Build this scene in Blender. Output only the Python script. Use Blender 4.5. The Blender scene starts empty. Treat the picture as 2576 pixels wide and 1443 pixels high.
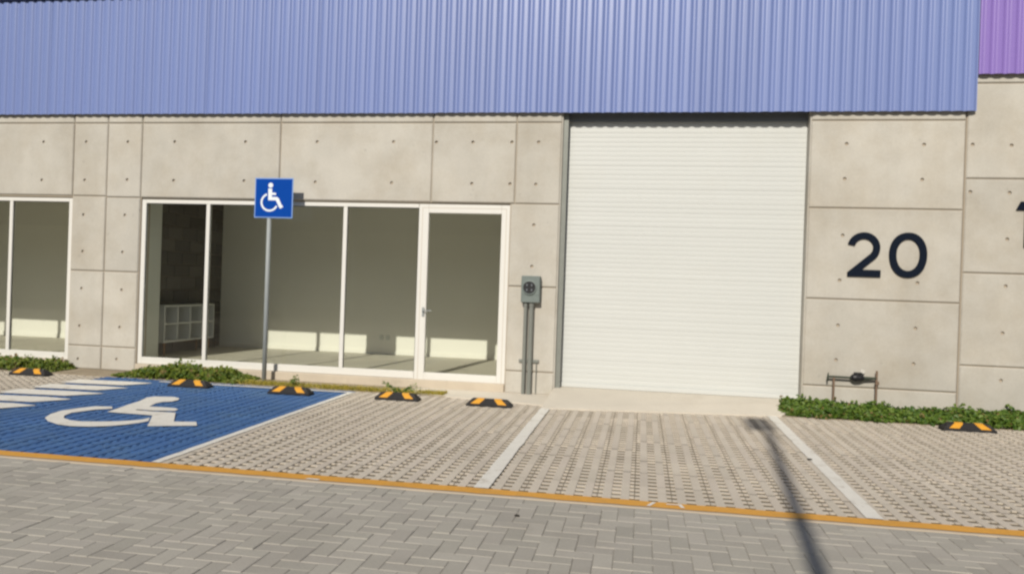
import bpy, bmesh, math, random
from mathutils import Vector, Matrix
random.seed(7)
S = bpy.context.scene
COL = S.collection

# ---------------------------------------------------------------- camera
# world: x runs along the facade, y into the building (facade face at y = 0), z up
F_PX, CX, CY = 1945.65, 1288.0, 721.5            # focal length and centre in a 2576 px wide view of the photograph
YAW, PIT, ROL = math.radians(9.55), math.radians(-0.15), math.radians(1.94)
EYE = Vector((0.0, -9.716, 1.38))
fwd = Vector((-math.sin(YAW)*math.cos(PIT), math.cos(YAW)*math.cos(PIT), math.sin(PIT)))
rgt = Vector((math.cos(YAW), math.sin(YAW), 0))
upv = rgt.cross(fwd)
R2 = rgt*math.cos(ROL) + upv*math.sin(ROL)
U2 = -rgt*math.sin(ROL) + upv*math.cos(ROL)
cd = bpy.data.cameras.new('camera')
cd.sensor_width = 36.0
cd.lens = F_PX/2576*36
cd.clip_start, cd.clip_end = 0.05, 3000
cam = bpy.data.objects.new('camera', cd)
m = Matrix((R2, U2, -fwd)).transposed().to_4x4()
m.translation = EYE
cam.matrix_world = m
COL.objects.link(cam)
S.camera = cam

# ---------------------------------------------------------------- sky, sun, exposure
SUN = Vector((0.135, 1.0, -0.655)).normalized()   # the way sunlight travels
elev = math.asin(-SUN.z)
w = bpy.data.worlds.new('World')
S.world = w
w.use_nodes = True
nt = w.node_tree
sky = nt.nodes.new('ShaderNodeTexSky')
sky.sky_type = 'NISHITA'
sky.sun_disc = False
sky.sun_elevation = elev
sky.sun_rotation = math.atan2(-SUN.x, -SUN.y)
sky.dust_density = 1.0
nt.links.new(sky.outputs[0], nt.nodes['Background'].inputs[0])
nt.nodes['Background'].inputs[1].default_value = 0.058
sd = bpy.data.lights.new('sun', 'SUN')
sd.energy = 4.2
sd.angle = math.radians(0.55)
sd.color = (1.0, 0.935, 0.83)
sun = bpy.data.objects.new('sun', sd)
sun.rotation_euler = SUN.to_track_quat('-Z', 'Y').to_euler()
sun.location = (0, -20, 20)
COL.objects.link(sun)
S.view_settings.view_transform = 'Standard'
S.view_settings.look = 'None'
S.view_settings.gamma = 1
S.view_settings.exposure = 0.0
S.view_settings.use_curve_mapping = False
S.cycles.use_denoising = True
S.cycles.max_bounces = 9
S.cycles.diffuse_bounces = 5
S.cycles.transparent_max_bounces = 12
S.cycles.sample_clamp_indirect = 6
S.cycles.filter_width = 2.5

# ---------------------------------------------------------------- photo pixel -> place
def ray(u, v):
    return fwd + R2*((u-CX)/F_PX) - U2*((v-CY)/F_PX)
def gp(u, v, z=0.0):                               # on the ground
    d = ray(u, v); t = (z-EYE.z)/d.z
    return EYE + d*t
def fp(u, v, y=0.0):                               # on a plane parallel to the facade
    d = ray(u, v); t = (y-EYE.y)/d.y
    return EYE + d*t
def to_px(P):
    q = Vector(P)-EYE; z = q.dot(fwd)
    return CX+F_PX*q.dot(R2)/z, CY-F_PX*q.dot(U2)/z, z

# ---------------------------------------------------------------- materials
def mat(name, col, rough=0.8, metal=0.0, var=0.0, vscale=3.0, grain=0.0, gscale=120.0, bump=0.0, bscale=60.0,
        spec=0.4, stain=None, stain_scale=1.2, stain_lo=0.55, stain_hi=0.72, stain_amt=0.6, isl=0.0, obj=0.0, coat=0.0, vec='Object', stretch=None, hue=0.0, streak=0.0, pore=0.0):
    """procedural material: cloudy variation (var), fine grain, stains with their own shape, per-piece tone (isl)"""
    M = bpy.data.materials.new(name)
    M.use_nodes = True
    t = M.node_tree; N = t.nodes; L = t.links
    b = N['Principled BSDF']
    b.inputs['Roughness'].default_value = rough
    b.inputs['Metallic'].default_value = metal
    b.inputs['Specular IOR Level'].default_value = spec
    b.inputs['Coat Weight'].default_value = coat
    b.inputs['Coat Roughness'].default_value = 0.25
    if vec == 'World':
        g = N.new('ShaderNodeNewGeometry'); co = g.outputs['Position']
    else:
        tc = N.new('ShaderNodeTexCoord'); co = tc.outputs['Object']
    if stretch:
        mp = N.new('ShaderNodeMapping'); mp.inputs['Scale'].default_value = stretch
        L.new(co, mp.inputs['Vector']); co = mp.outputs[0]
    def noise(scale, det=4.0, rgh=0.6):
        n = N.new('ShaderNodeTexNoise'); n.inputs['Scale'].default_value = scale
        n.inputs['Detail'].default_value = det; n.inputs['Roughness'].default_value = rgh
        L.new(co, n.inputs['Vector']); return n
    def math_(op, a, b_):
        n = N.new('ShaderNodeMath'); n.operation = op
        for i, q in enumerate((a, b_)):
            if isinstance(q, (int, float)): n.inputs[i].default_value = q
            else: L.new(q, n.inputs[i])
        return n.outputs[0]
    val = None
    def addv(x):
        nonlocal val
        val = x if val is None else math_('MULTIPLY', val, x)
    if var:
        n = noise(vscale, 5.0, 0.62)
        addv(math_('ADD', math_('MULTIPLY', math_('SUBTRACT', n.outputs['Fac'], 0.5), 2*var*2), 1.0))
    if grain:
        n = noise(gscale, 3.0, 0.7)
        addv(math_('ADD', math_('MULTIPLY', math_('SUBTRACT', n.outputs['Fac'], 0.5), 2*grain*2), 1.0))
    if streak:                                                      # rain streaks run down the face
        mp2 = N.new('ShaderNodeMapping'); mp2.inputs['Scale'].default_value = (1, 1, 0.07)
        L.new(co, mp2.inputs['Vector'])
        n = N.new('ShaderNodeTexNoise'); n.inputs['Scale'].default_value = 4.5; n.inputs['Detail'].default_value = 5.0
        L.new(mp2.outputs[0], n.inputs['Vector'])
        addv(math_('ADD', math_('MULTIPLY', math_('SUBTRACT', n.outputs['Fac'], 0.5), 2*streak*2), 1.0))
    if pore:                                                        # scattered bug holes and smudges
        vo = N.new('ShaderNodeTexVoronoi'); vo.inputs['Scale'].default_value = 7.5
        L.new(co, vo.inputs['Vector'])
        n = noise(3.0, 4.0, 0.6)
        k = N.new('ShaderNodeMapRange'); k.inputs['From Min'].default_value = 0.05; k.inputs['From Max'].default_value = 0.22
        k.inputs['To Min'].default_value = 1.0; k.inputs['To Max'].default_value = 0.0
        L.new(vo.outputs['Distance'], k.inputs['Value'])
        k2 = N.new('ShaderNodeMapRange'); k2.inputs['From Min'].default_value = 0.56; k2.inputs['From Max'].default_value = 0.66
        L.new(n.outputs['Fac'], k2.inputs['Value'])
        addv(math_('SUBTRACT', 1.0, math_('MULTIPLY', math_('MULTIPLY', k.outputs[0], k2.outputs[0]), pore)))
    rnd = None
    if isl or obj or hue:
        g2 = N.new('ShaderNodeNewGeometry'); oi = N.new('ShaderNodeObjectInfo')
        rnd = math_('FRACT', math_('ADD', g2.outputs['Random Per Island'], math_('MULTIPLY', oi.outputs['Random'], 7.13)), 0)
        if isl:
            addv(math_('ADD', math_('MULTIPLY', math_('SUBTRACT', rnd, 0.5), 2*isl), 1.0))
        if obj:
            addv(math_('ADD', math_('MULTIPLY', math_('SUBTRACT', oi.outputs['Random'], 0.5), 2*obj), 1.0))
    out = None
    rgb = N.new('ShaderNodeRGB'); rgb.outputs[0].default_value = (*col, 1)
    out = rgb.outputs[0]
    if hue:
        hs = N.new('ShaderNodeHueSaturation')
        L.new(out, hs.inputs['Color'])
        r3 = math_('FRACT', math_('MULTIPLY', rnd, 13.7), 0)
        L.new(math_('ADD', math_('MULTIPLY', math_('SUBTRACT', r3, 0.5), 2*hue), 0.5), hs.inputs['Hue'])
        out = hs.outputs[0]
    if stain:
        n = noise(stain_scale, 6.0, 0.7)
        r = N.new('ShaderNodeMapRange'); r.inputs['From Min'].default_value = stain_lo; r.inputs['From Max'].default_value = stain_hi
        r.inputs['To Max'].default_value = stain_amt
        L.new(n.outputs['Fac'], r.inputs['Value'])
        mx = N.new('ShaderNodeMix'); mx.data_type = 'RGBA'
        L.new(r.outputs[0], mx.inputs['Factor']); L.new(out, mx.inputs['A']); mx.inputs['B'].default_value = (*stain, 1)
        out = mx.outputs['Result']
    if val is not None:
        vm = N.new('ShaderNodeVectorMath'); vm.operation = 'SCALE'
        L.new(out, vm.inputs[0]); L.new(val, vm.inputs['Scale']); out = vm.outputs[0]
    L.new(out, b.inputs['Base Color'])
    if bump:
        n = noise(bscale, 4.0, 0.65)
        bp = N.new('ShaderNodeBump'); bp.inputs['Strength'].default_value = bump; bp.inputs['Distance'].default_value = 0.01
        L.new(n.outputs['Fac'], bp.inputs['Height']); L.new(bp.outputs[0], b.inputs['Normal'])
    return M

MAT = {
 'concrete': mat('cast concrete', (0.462, 0.440, 0.391), 0.88, var=0.095, vscale=1.7, grain=0.05, gscale=38, bump=0.12, bscale=28, stain=(0.385, 0.348, 0.285), stain_scale=1.1, stain_lo=0.44, stain_hi=0.68, stain_amt=0.75, obj=0.06, vec='World', spec=0.25, streak=0.03, pore=0.25),
 'backing': mat('concrete backing', (0.38, 0.325, 0.255), 0.95, var=0.05, vec='World'),
 'plinth': mat('plastered plinth', (0.50, 0.435, 0.345), 0.9, var=0.08, vscale=2.5, stain=(0.32, 0.27, 0.2), stain_scale=3, stain_amt=0.4, bump=0.1, vec='World', spec=0.25),
 'apron': mat('trowelled concrete', (0.60, 0.55, 0.465), 0.85, var=0.06, vscale=1.8, grain=0.04, stain=(0.50, 0.44, 0.36), stain_scale=2.2, stain_amt=0.4, bump=0.08, vec='World', spec=0.3),
 'blue_steel': mat('blue painted steel sheet', (0.160, 0.212, 0.440), 0.36, metal=0.0, var=0.05, vscale=0.8, obj=0.03, spec=0.6, stretch=(1, 1, 0.12), vec='World', bump=0.06, bscale=9, coat=0.0, stain=(0.18, 0.235, 0.46), stain_scale=1.4, stain_lo=0.5, stain_hi=0.75, stain_amt=0.5),
 'purple_steel': mat('purple painted steel sheet', (0.235, 0.155, 0.46), 0.28, var=0.05, vscale=0.8, obj=0.03, spec=0.6, stretch=(1, 1, 0.12), vec='World', bump=0.03, bscale=6, coat=0.25),
 'navy': mat('dark blue metal trim', (0.015, 0.022, 0.07), 0.45),
 'steel_dark': mat('dark grey steel lintel', (0.15, 0.165, 0.18), 0.5, var=0.08, vscale=2),
 'galv': mat('galvanised steel', (0.33, 0.35, 0.345), 0.45, metal=0.55, var=0.07, vscale=9, spec=0.5),
 'shutter': mat('off white painted slats', (0.532, 0.545, 0.525), 0.5, var=0.02, vscale=0.7, obj=0.01, stain=(0.50, 0.495, 0.45), stain_scale=0.8, stain_amt=0.3, vec='World', spec=0.45),
 'white_alu': mat('white lacquered aluminium', (0.66, 0.65, 0.61), 0.38, var=0.015, vscale=3, spec=0.5, stain=(0.55, 0.52, 0.45), stain_scale=5, stain_lo=0.6, stain_hi=0.85, stain_amt=0.35),
 'gasket': mat('black rubber gasket', (0.02, 0.02, 0.02), 0.7),
 'plaster': mat('white plaster', (0.76, 0.75, 0.69), 0.92, var=0.02, vscale=0.8, bump=0.03, vec='World', spec=0.2),
 'column': mat('grey plastered column', (0.62, 0.64, 0.60), 0.9, var=0.02, vec='World', spec=0.2),
 'block': mat('dark grey concrete block', (0.14, 0.128, 0.115), 0.95, var=0.1, vscale=2.5, grain=0.05, gscale=30, obj=0.15, vec='World', spec=0.1),
 'ceiling': mat('pale ceiling board', (0.68, 0.68, 0.64), 0.9, var=0.01, vec='World'),
 'tile': mat('beige floor', (0.50, 0.47, 0.39), 0.6, var=0.05, vscale=1.0, vec='World', spec=0.35),
 'shelf': mat('white melamine', (0.62, 0.63, 0.62), 0.45, var=0.02),
 'wood': mat('pale wood leg', (0.26, 0.15, 0.075), 0.6, var=0.15, vscale=8, stretch=(6, 6, 0.6)),
 'brick': mat('grey concrete paver', (0.392, 0.368, 0.320), 0.9, var=0.07, vscale=1.4, grain=0.10, gscale=95, isl=0.085, hue=0.006, bump=0.2, bscale=140, stain=(0.315, 0.292, 0.248), stain_scale=1.1, stain_lo=0.5, stain_hi=0.72, stain_amt=0.55, vec='World', spec=0.3),
 'bed': mat('brown sandy bedding', (0.19, 0.16, 0.118), 0.98, var=0.2, vscale=6, grain=0.25, gscale=80, bump=0.5, bscale=60, vec='World', spec=0.1),
 'joint': mat('pale joint sand', (0.30, 0.28, 0.235), 0.98, var=0.2, vscale=5, grain=0.2, gscale=70, vec='World', spec=0.1),
 'ground': mat('grey dusty ground', (0.24, 0.22, 0.18), 0.95, var=0.12, vscale=0.6, grain=0.1, gscale=12, vec='World', spec=0.15),
 'grid': mat('beige concrete grid paver', (0.555, 0.495, 0.412), 0.92, var=0.08, vscale=1.1, grain=0.09, gscale=80, isl=0.06, hue=0.004, bump=0.25, bscale=120, stain=(0.44, 0.385, 0.31), stain_scale=1.0, stain_lo=0.5, stain_hi=0.75, stain_amt=0.5, vec='World', spec=0.25),
 'grid_blue': mat('blue painted grid paver', (0.046, 0.126, 0.31), 0.75, var=0.12, vscale=1.6, grain=0.16, gscale=45, isl=0.07, bump=0.3, bscale=90, stain=(0.09, 0.175, 0.29), stain_scale=2.2, stain_lo=0.45, stain_hi=0.75, stain_amt=0.75, vec='World', spec=0.35),
 'white_paint': mat('worn white road paint', (0.72, 0.695, 0.63), 0.75, var=0.06, vscale=4, grain=0.06, gscale=60, stain=(0.46, 0.41, 0.335), stain_scale=6, stain_lo=0.54, stain_hi=0.68, stain_amt=0.7, bump=0.2, vec='World'),
 'orange_paint': mat('orange yellow kerb paint', (0.66, 0.325, 0.045), 0.7, var=0.10, vscale=2.2, grain=0.08, gscale=50, stain=(0.42, 0.26, 0.09), stain_scale=3.5, stain_lo=0.55, stain_hi=0.75, stain_amt=0.5, bump=0.2, vec='World'),
 'kerb': mat('pale kerb concrete', (0.44, 0.37, 0.28), 0.9, var=0.08, vscale=4, vec='World'),
 'rubber': mat('black rubber', (0.014, 0.013, 0.014), 0.7, var=0.2, vscale=14, bump=0.2, bscale=80, stain=(0.07, 0.06, 0.05), stain_scale=9, stain_amt=0.5),
 'yellow': mat('yellow reflective panel', (0.62, 0.29, 0.022), 0.45, var=0.12, vscale=18, stain=(0.35, 0.2, 0.05), stain_scale=20, stain_lo=0.58, stain_amt=0.6),
 'sign_blue': mat('blue sign enamel', (0.0015, 0.052, 0.31), 0.6, var=0.04, vscale=4, spec=0.06),
 'sign_edge': mat('pale blue sign border', (0.20, 0.33, 0.62), 0.4),
 'sign_white': mat('white sign enamel', (0.72, 0.76, 0.80), 0.4),
 'digit': mat('dark navy number', (0.006, 0.010, 0.020), 0.75, spec=0.08),
 'meter': mat('grey green meter enamel', (0.155, 0.185, 0.175), 0.5, var=0.06, vscale=9, metal=0.1),
 'pole_paint': mat('grey painted post', (0.30, 0.325, 0.325), 0.55, var=0.06, vscale=6),
 'pvc': mat('grey conduit', (0.205, 0.215, 0.195), 0.5, var=0.08, vscale=10, metal=0.2),
 'black': mat('black plastic', (0.012, 0.012, 0.014), 0.5),
 'brass': mat('weathered copper pipe', (0.22, 0.15, 0.105), 0.6, metal=0.3, var=0.15, vscale=20),
 'green_pipe': mat('dark green pipe', (0.035, 0.045, 0.03), 0.6),
 'lid': mat('clear plastic lid', (0.50, 0.48, 0.43), 0.3),
 'soil': mat('planting soil', (0.30, 0.25, 0.18), 0.98, var=0.2, vscale=5, grain=0.25, gscale=60, bump=0.6, bscale=40, vec='World', spec=0.1),
 'pebble': mat('dark pebble', (0.03, 0.025, 0.02), 0.8, var=0.2, vscale=30),
}
def leaf_mat(name, c1, c2, trans=0.35):
    M = bpy.data.materials.new(name); M.use_nodes = True
    t = M.node_tree; N = t.nodes; L = t.links
    b = N['Principled BSDF']; out = N['Material Output']
    g = N.new('ShaderNodeNewGeometry')
    mx = N.new('ShaderNodeMix'); mx.data_type = 'RGBA'
    mx.inputs['A'].default_value = (*c1, 1); mx.inputs['B'].default_value = (*c2, 1)
    L.new(g.outputs['Random Per Island'], mx.inputs['Factor'])
    mr = N.new('ShaderNodeMapRange'); mr.inputs['From Min'].default_value = 0.945; mr.inputs['From Max'].default_value = 0.95
    L.new(g.outputs['Random Per Island'], mr.inputs['Value'])
    m3 = N.new('ShaderNodeMix'); m3.data_type = 'RGBA'; m3.inputs['B'].default_value = (0.22, 0.15, 0.06, 1)      # a few dry leaves
    L.new(mr.outputs[0], m3.inputs['Factor']); L.new(mx.outputs['Result'], m3.inputs['A']); mx = m3
    L.new(mx.outputs['Result'], b.inputs['Base Color'])
    b.inputs['Roughness'].default_value = 0.5
    b.inputs['Specular IOR Level'].default_value = 0.35
    tr = N.new('ShaderNodeBsdfTranslucent'); L.new(mx.outputs['Result'], tr.inputs['Color'])
    ms = N.new('ShaderNodeMixShader'); ms.inputs[0].default_value = trans
    L.new(b.outputs[0], ms.inputs[1]); L.new(tr.outputs[0], ms.inputs[2]); L.new(ms.outputs[0], out.inputs['Surface'])
    return M
MAT['leaf'] = leaf_mat('green ivy leaf', (0.045, 0.105, 0.014), (0.15, 0.22, 0.028), 0.25)
MAT['leaf_olive'] = leaf_mat('olive leaf', (0.055, 0.11, 0.012), (0.19, 0.22, 0.025), 0.25)
MAT['grass'] = leaf_mat('yellow green grass', (0.24, 0.24, 0.025), (0.60, 0.46, 0.09), 0.35)
def glass_mat():
    M = bpy.data.materials.new('window glass'); M.use_nodes = True
    t = M.node_tree; N = t.nodes; L = t.links
    N.remove(N['Principled BSDF']); out = N['Material Output']
    fr = N.new('ShaderNodeFresnel'); fr.inputs['IOR'].default_value = 1.36
    tr = N.new('ShaderNodeBsdfTransparent'); tr.inputs['Color'].default_value = (0.955, 0.965, 0.945, 1)
    gl = N.new('ShaderNodeBsdfGlossy'); gl.inputs['Roughness'].default_value = 0.0; gl.inputs['Color'].default_value = (1, 1, 1, 1)
    ms = N.new('ShaderNodeMixShader')
    L.new(fr.outputs[0], ms.inputs[0]); L.new(tr.outputs[0], ms.inputs[1]); L.new(gl.outputs[0], ms.inputs[2]); L.new(ms.outputs[0], out.inputs['Surface'])
    return M
MAT['glass'] = glass_mat()

# ---------------------------------------------------------------- mesh helpers
class MB:
    def __init__(s): s.v = []; s.f = []
    def add(s, v, f):
        o = len(s.v); s.v += [tuple(p) for p in v]; s.f += [tuple(i+o for i in q) for q in f]; return s
    def box(s, x0, x1, y0, y1, z0, z1):
        return s.add([(x, y, z) for z in (z0, z1) for y in (y0, y1) for x in (x0, x1)],
                     [(0, 2, 3, 1), (4, 5, 7, 6), (0, 1, 5, 4), (2, 6, 7, 3), (0, 4, 6, 2), (1, 3, 7, 5)])
    def cbox(s, x0, x1, y0, y1, z0, z1, b=0.004):                 # box with chamfered edges
        c = ((x0+x1)/2, (y0+y1)/2, (z0+z1)/2); h = ((x1-x0)/2, (y1-y0)/2, (z1-z0)/2)
        b = min(b, *[q*0.45 for q in h])
        idx = {}; v = []
        for sx in (-1, 1):
            for sy in (-1, 1):
                for sz in (-1, 1):
                    for a in range(3):
                        p = [c[i]+(sx, sy, sz)[i]*(h[i]-(0 if i == a else b)) for i in range(3)]
                        idx[(sx, sy, sz, a)] = len(v); v.append(p)
        f = []
        for a in range(3):
            o1, o2 = [(1, 2), (2, 0), (0, 1)][a]
            for sg in (-1, 1):
                q = []
                for s1, s2 in ((-1, -1), (1, -1), (1, 1), (-1, 1)):
                    k = [0, 0, 0]; k[a] = sg; k[o1] = s1; k[o2] = s2
                    q.append(idx[(*k, a)])
                f.append(tuple(q if sg > 0 else q[::-1]))
            for s1 in (-1, 1):
                for s2 in (-1, 1):
                    k0 = [0, 0, 0]; k1 = [0, 0, 0]
                    k0[a] = -1; k1[a] = 1
                    for k in (k0, k1): k[o1] = s1; k[o2] = s2
                    q = [idx[(*k0, o1)], idx[(*k1, o1)], idx[(*k1, o2)], idx[(*k0, o2)]]
                    f.append(tuple(q if s1*s2 < 0 else q[::-1]))
        for sx in (-1, 1):
            for sy in (-1, 1):
                for sz in (-1, 1):
                    q = [idx[(sx, sy, sz, a)] for a in range(3)]
                    f.append(tuple(q if sx*sy*sz > 0 else q[::-1]))
        return s.add(v, f)
    def tube(s, pts, r, n=10, cap=True):
        pts = [Vector(p) for p in pts]; rs = r if isinstance(r, (list, tuple)) else [r]*len(pts)
        v = []; f = []
        ref = None
        for i, p in enumerate(pts):
            d = (pts[min(i+1, len(pts)-1)]-pts[max(i-1, 0)]).normalized()
            if ref is None:
                ref = d.orthogonal().normalized()
            ref = (ref-d*ref.dot(d)).normalized(); bi = d.cross(ref)
            v += [p+(ref*math.cos(2*math.pi*k/n)+bi*math.sin(2*math.pi*k/n))*rs[i] for k in range(n)]
        for i in range(len(pts)-1):
            for k in range(n):
                k2 = (k+1) % n
                f.append((i*n+k, i*n+k2, (i+1)*n+k2, (i+1)*n+k))
        if cap:
            f.append(tuple(range(n))[::-1]); f.append(tuple((len(pts)-1)*n+k for k in range(n)))
        return s.add(v, f)
    def prism(s, poly, fn, d0, d1):                                # closed outline in 2-D, fn(a, b, depth) -> point
        n = len(poly)
        v = [fn(a, b, d0) for a, b in poly]+[fn(a, b, d1) for a, b in poly]
        f = [tuple(range(n)), tuple(range(2*n-1, n-1, -1))]
        f += [(i, i+n, (i+1) % n+n, (i+1) % n) for i in range(n)]
        return s.add(v, f)
    def build(s, name, m, parent=None, smooth=False, fix=False, loc=None):
        me = bpy.data.meshes.new(name); me.from_pydata(s.v, [], s.f)
        me.materials.append(MAT[m])
        if fix:
            bm = bmesh.new(); bm.from_mesh(me)
            bmesh.ops.recalc_face_normals(bm, faces=bm.faces)
            bmesh.ops.triangulate(bm, faces=[q for q in bm.faces if len(q.verts) > 4])
            bm.to_mesh(me); bm.free()
        if smooth:
            me.polygons.foreach_set('use_smooth', [True]*len(me.polygons))
        me.update()
        return link(name, me, parent, loc)
def link(name, me, parent=None, loc=None):
    o = bpy.data.objects.new(name, me); COL.objects.link(o)
    if parent is not None: o.parent = parent
    if loc is not None: o.location = loc
    return o
def tag(o, label=None, cat=None, group=None, kind=None):
    if label: o['label'] = label
    if cat: o['category'] = cat
    if group: o['group'] = group
    if kind: o['kind'] = kind
    return o
def thing(name, loc, label, cat, group=None):
    o = bpy.data.objects.new(name, None); COL.objects.link(o); o.location = loc
    o.empty_display_size = 0.2
    return tag(o, label, cat, group)
def rel(mb, loc):                                                  # shift world points to a thing's own origin
    mb.v = [(p[0]-loc[0], p[1]-loc[1], p[2]-loc[2]) for p in mb.v]; return mb

# ================================================================ GROUND
g = MB().add([(-400, -400, -0.075), (400, -400, -0.075), (400, 400, -0.075), (-400, 400, -0.075)], [(0, 1, 2, 3)]).build('ground', 'ground')
tag(g, 'wide grey ground under the street', kind='structure')

# ---- herringbone street paving
OY = -4.605                                                        # orange strip: back edge
KW = 0.155
BX0, BX1, BY0, BY1 = -9.0, 4.6, -7.6, OY-KW-0.006
street = MB().box(BX0-0.1, BX1+0.1, BY0-0.1, BY1+0.004, -0.07, -0.0055).build('street', 'joint')
tag(street, 'sand bed of the grey herringbone street paving', kind='structure')
U = 0.1
def brick_mesh(dx, dy):
    gx, gy, c, h = dx/2-0.0011, dy/2-0.0011, 0.0036, 0.05
    b = MB()
    v = [(sx*gx, sy*gy, -h) for sy in (-1, 1) for sx in (-1, 1)]
    v += [(sx*gx, sy*gy, -c*0.8) for sy in (-1, 1) for sx in (-1, 1)]
    v += [(sx*(gx-c), sy*(gy-c), 0) for sy in (-1, 1) for sx in (-1, 1)]
    f = [(8, 9, 11, 10)]
    for a in (0, 4):
        f += [(a, a+1, a+5, a+4), (a+1, a+3, a+7, a+5), (a+3, a+2, a+6, a+7), (a+2, a, a+4, a+6)]
    return v, f
bm_h, bm_v, bm_s = brick_mesh(2*U, U), brick_mesh(U, 2*U), brick_mesh(U, U)
def mk_mesh(name, vf, m):
    me = bpy.data.meshes.new(name); me.from_pydata(vf[0], [], vf[1]); me.materials.append(MAT[m]); me.update(); return me
mesh_h, mesh_v, mesh_s = (mk_mesh('paver', q, 'brick') for q in (bm_h, bm_v, bm_s))
bricks = []
nx, ny = int((BX1-BX0)/U), int((BY1-BY0)/U)
for j in range(ny):
    for i in range(nx):
        d = (i-j) % 4
        if d == 0: bricks.append((BX0+(i+1)*U, BY1-(ny-j)*U+0.5*U, 0))
        elif d == 3: bricks.append((BX0+(i+0.5)*U, BY1-(ny-j)*U+(U if j < ny-1 else 0.5*U), 1 if j < ny-1 else 2))
def in_view(x, y):
    u, v, z = to_px((x, y, 0))
    return z > 0.5 and -60 < u < 2640 and v < 1500
vis = sorted([b for b in bricks if in_view(b[0], b[1])], key=lambda b: (Vector((b[0], b[1], 0))-EYE).length)[:300]
chosen = set(vis)
rb = random.Random(3)
def jit(): return (rb.gauss(0, 0.0011), rb.gauss(0, 0.006), rb.gauss(0, 0.004), rb.gauss(0, 0.004))
rest = MB()
for b in bricks:
    dz, ax, ay, az = jit()
    x, y, vert = b
    if b in chosen:
        o = link('paver', (mesh_h, mesh_v, mesh_s)[vert], street, (x, y, dz)); o.rotation_euler = (ax*(0.6 if vert else 1), ay*(1 if vert else 0.6), az)
    else:
        v, f = (bm_h, bm_v, bm_s)[vert]
        rest.add([(x+p[0]-az*p[1], y+p[1]+az*p[0], p[2]+dz+p[1]*ax-p[0]*ay) for p in v], f)
tag(rest.build('paver_field', 'brick', street), kind='stuff')

# ---- flush orange strip
strip = MB()
xx = BX0-0.6
strip.cbox(xx, 6.5, OY-KW, OY, -0.06, 0.004, 0.006)
st = strip.build('kerb_strip', 'kerb'); tag(st, 'flush concrete kerb between bays and street', kind='structure')
rng = random.Random(11)
top = []; bot = []
x = xx
while x < 6.5:
    top.append((x, OY-0.004+rng.gauss(0, 0.0025))); bot.append((x, OY-KW+0.028+rng.gauss(0, 0.004))); x += 0.11
pl = MB(); n = len(top)
pl.add([(a, b, 0.0075) for a, b in top]+[(a, b, 0.0075) for a, b in bot], [(i+n, i+1+n, i+1, i) for i in range(n-1)])
op = pl.build('orange_line', 'orange_paint'); tag(op, 'orange yellow painted line along the kerb', kind='structure')
for (u, v, poly) in [(1637, 1270, [(-.03, -.05), (-.005, -.052), (.035, .045), (.012, .048)]),
                     (1692, 1273, [(-.04, .02), (.055, .03), (.075, -.05), (.05, -.052), (.035, .005), (-.04, .0)]),
                     (785, 1207, [(-.05, -.012), (.05, -.02), (.06, .008), (-.03, .014)])]:
    c = gp(u, v)
    MB().add([(c.x+a, max(OY-KW+.012, min(OY-.01, c.y+b_)), 0.0105) for a, b_ in poly], [tuple(range(len(poly)))]).build('chalk_mark', 'white_paint', op, fix=True)

# ---- grid pavers of the bays
PX, PY = 0.246, 0.40
X1 = -3.448                                                        # boundary of the blue bay
parking = MB().box(-11.2, 6.4, OY+0.002, -0.30, -0.07, -0.0085).build('parking_bay', 'bed')
tag(parking, 'sandy bed under the grid paved parking bays', kind='structure')
def grid_paver():
    hw, hl = PX/2-0.003, PY/2-0.003
    sx, sw, h = 0.031, 0.058, 0.05
    b = MB()
    xs = [-hw, -hw+sx, -sx, sx, hw-sx, hw]
    for a, c in ((1, 2), (3, 4)):                                   # two full ribs
        b.add([(xs[a], -hl, 0), (xs[c], -hl, 0), (xs[c], hl, 0), (xs[a], hl, 0)], [(0, 1, 2, 3)])
    ys = [-hl]
    for k in range(4):
        c = -0.15+0.1*k; ys += [c-sw/2, c+sw/2]
    ys.append(hl)
    for (a, c) in ((0, 1), (2, 3), (4, 5)):
        for k in range(5):                                          # bridges
            b.add([(xs[a], ys[2*k], -0.0035), (xs[c], ys[2*k], -0.0035), (xs[c], ys[2*k+1], -0.0035), (xs[a], ys[2*k+1], -0.0035)], [(0, 1, 2, 3)])
        for k in range(4):                                          # slot walls
            y0, y1 = ys[2*k+1], ys[2*k+2]
            b.add([(xs[a], y0, -0.0035), (xs[c], y0, -0.0035), (xs[c], y0, -h), (xs[a], y0, -h)], [(0, 1, 2, 3)])
            b.add([(xs[a], y1, -0.0035), (xs[c], y1, -0.0035), (xs[c], y1, -h), (xs[a], y1, -h)], [(3, 2, 1, 0)])
        if a != 0: b.add([(xs[a], -hl, 0), (xs[a], hl, 0), (xs[a], hl, -h), (xs[a], -hl, -h)], [(3, 2, 1, 0)])
        if c != 5: b.add([(xs[c], -hl, 0), (xs[c], hl, 0), (xs[c], hl, -h), (xs[c], -hl, -h)], [(0, 1, 2, 3)])
    for s in (-1, 1):
        b.add([(-hw, s*hl, -0.0035), (hw, s*hl, -0.0035), (hw, s*hl, -h), (-hw, s*hl, -h)], [(3, 2, 1, 0) if s < 0 else (0, 1, 2, 3)])
        for k in range(5):
            b.add([(s*hw, ys[2*k], -0.0035), (s*hw, ys[2*k+1], -0.0035), (s*hw, ys[2*k+1], -h), (s*hw, ys[2*k], -h)], [(0, 1, 2, 3)])
    return b.v, b.f
gvf = grid_paver()
def weld(me):
    bm = bmesh.new(); bm.from_mesh(me); bmesh.ops.remove_doubles(bm, verts=bm.verts, dist=1e-4); bm.to_mesh(me); bm.free(); me.update(); return me
gm = weld(mk_mesh('grid_paver', gvf, 'grid')); gmb = weld(mk_mesh('grid_paver', gvf, 'grid_blue'))
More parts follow.
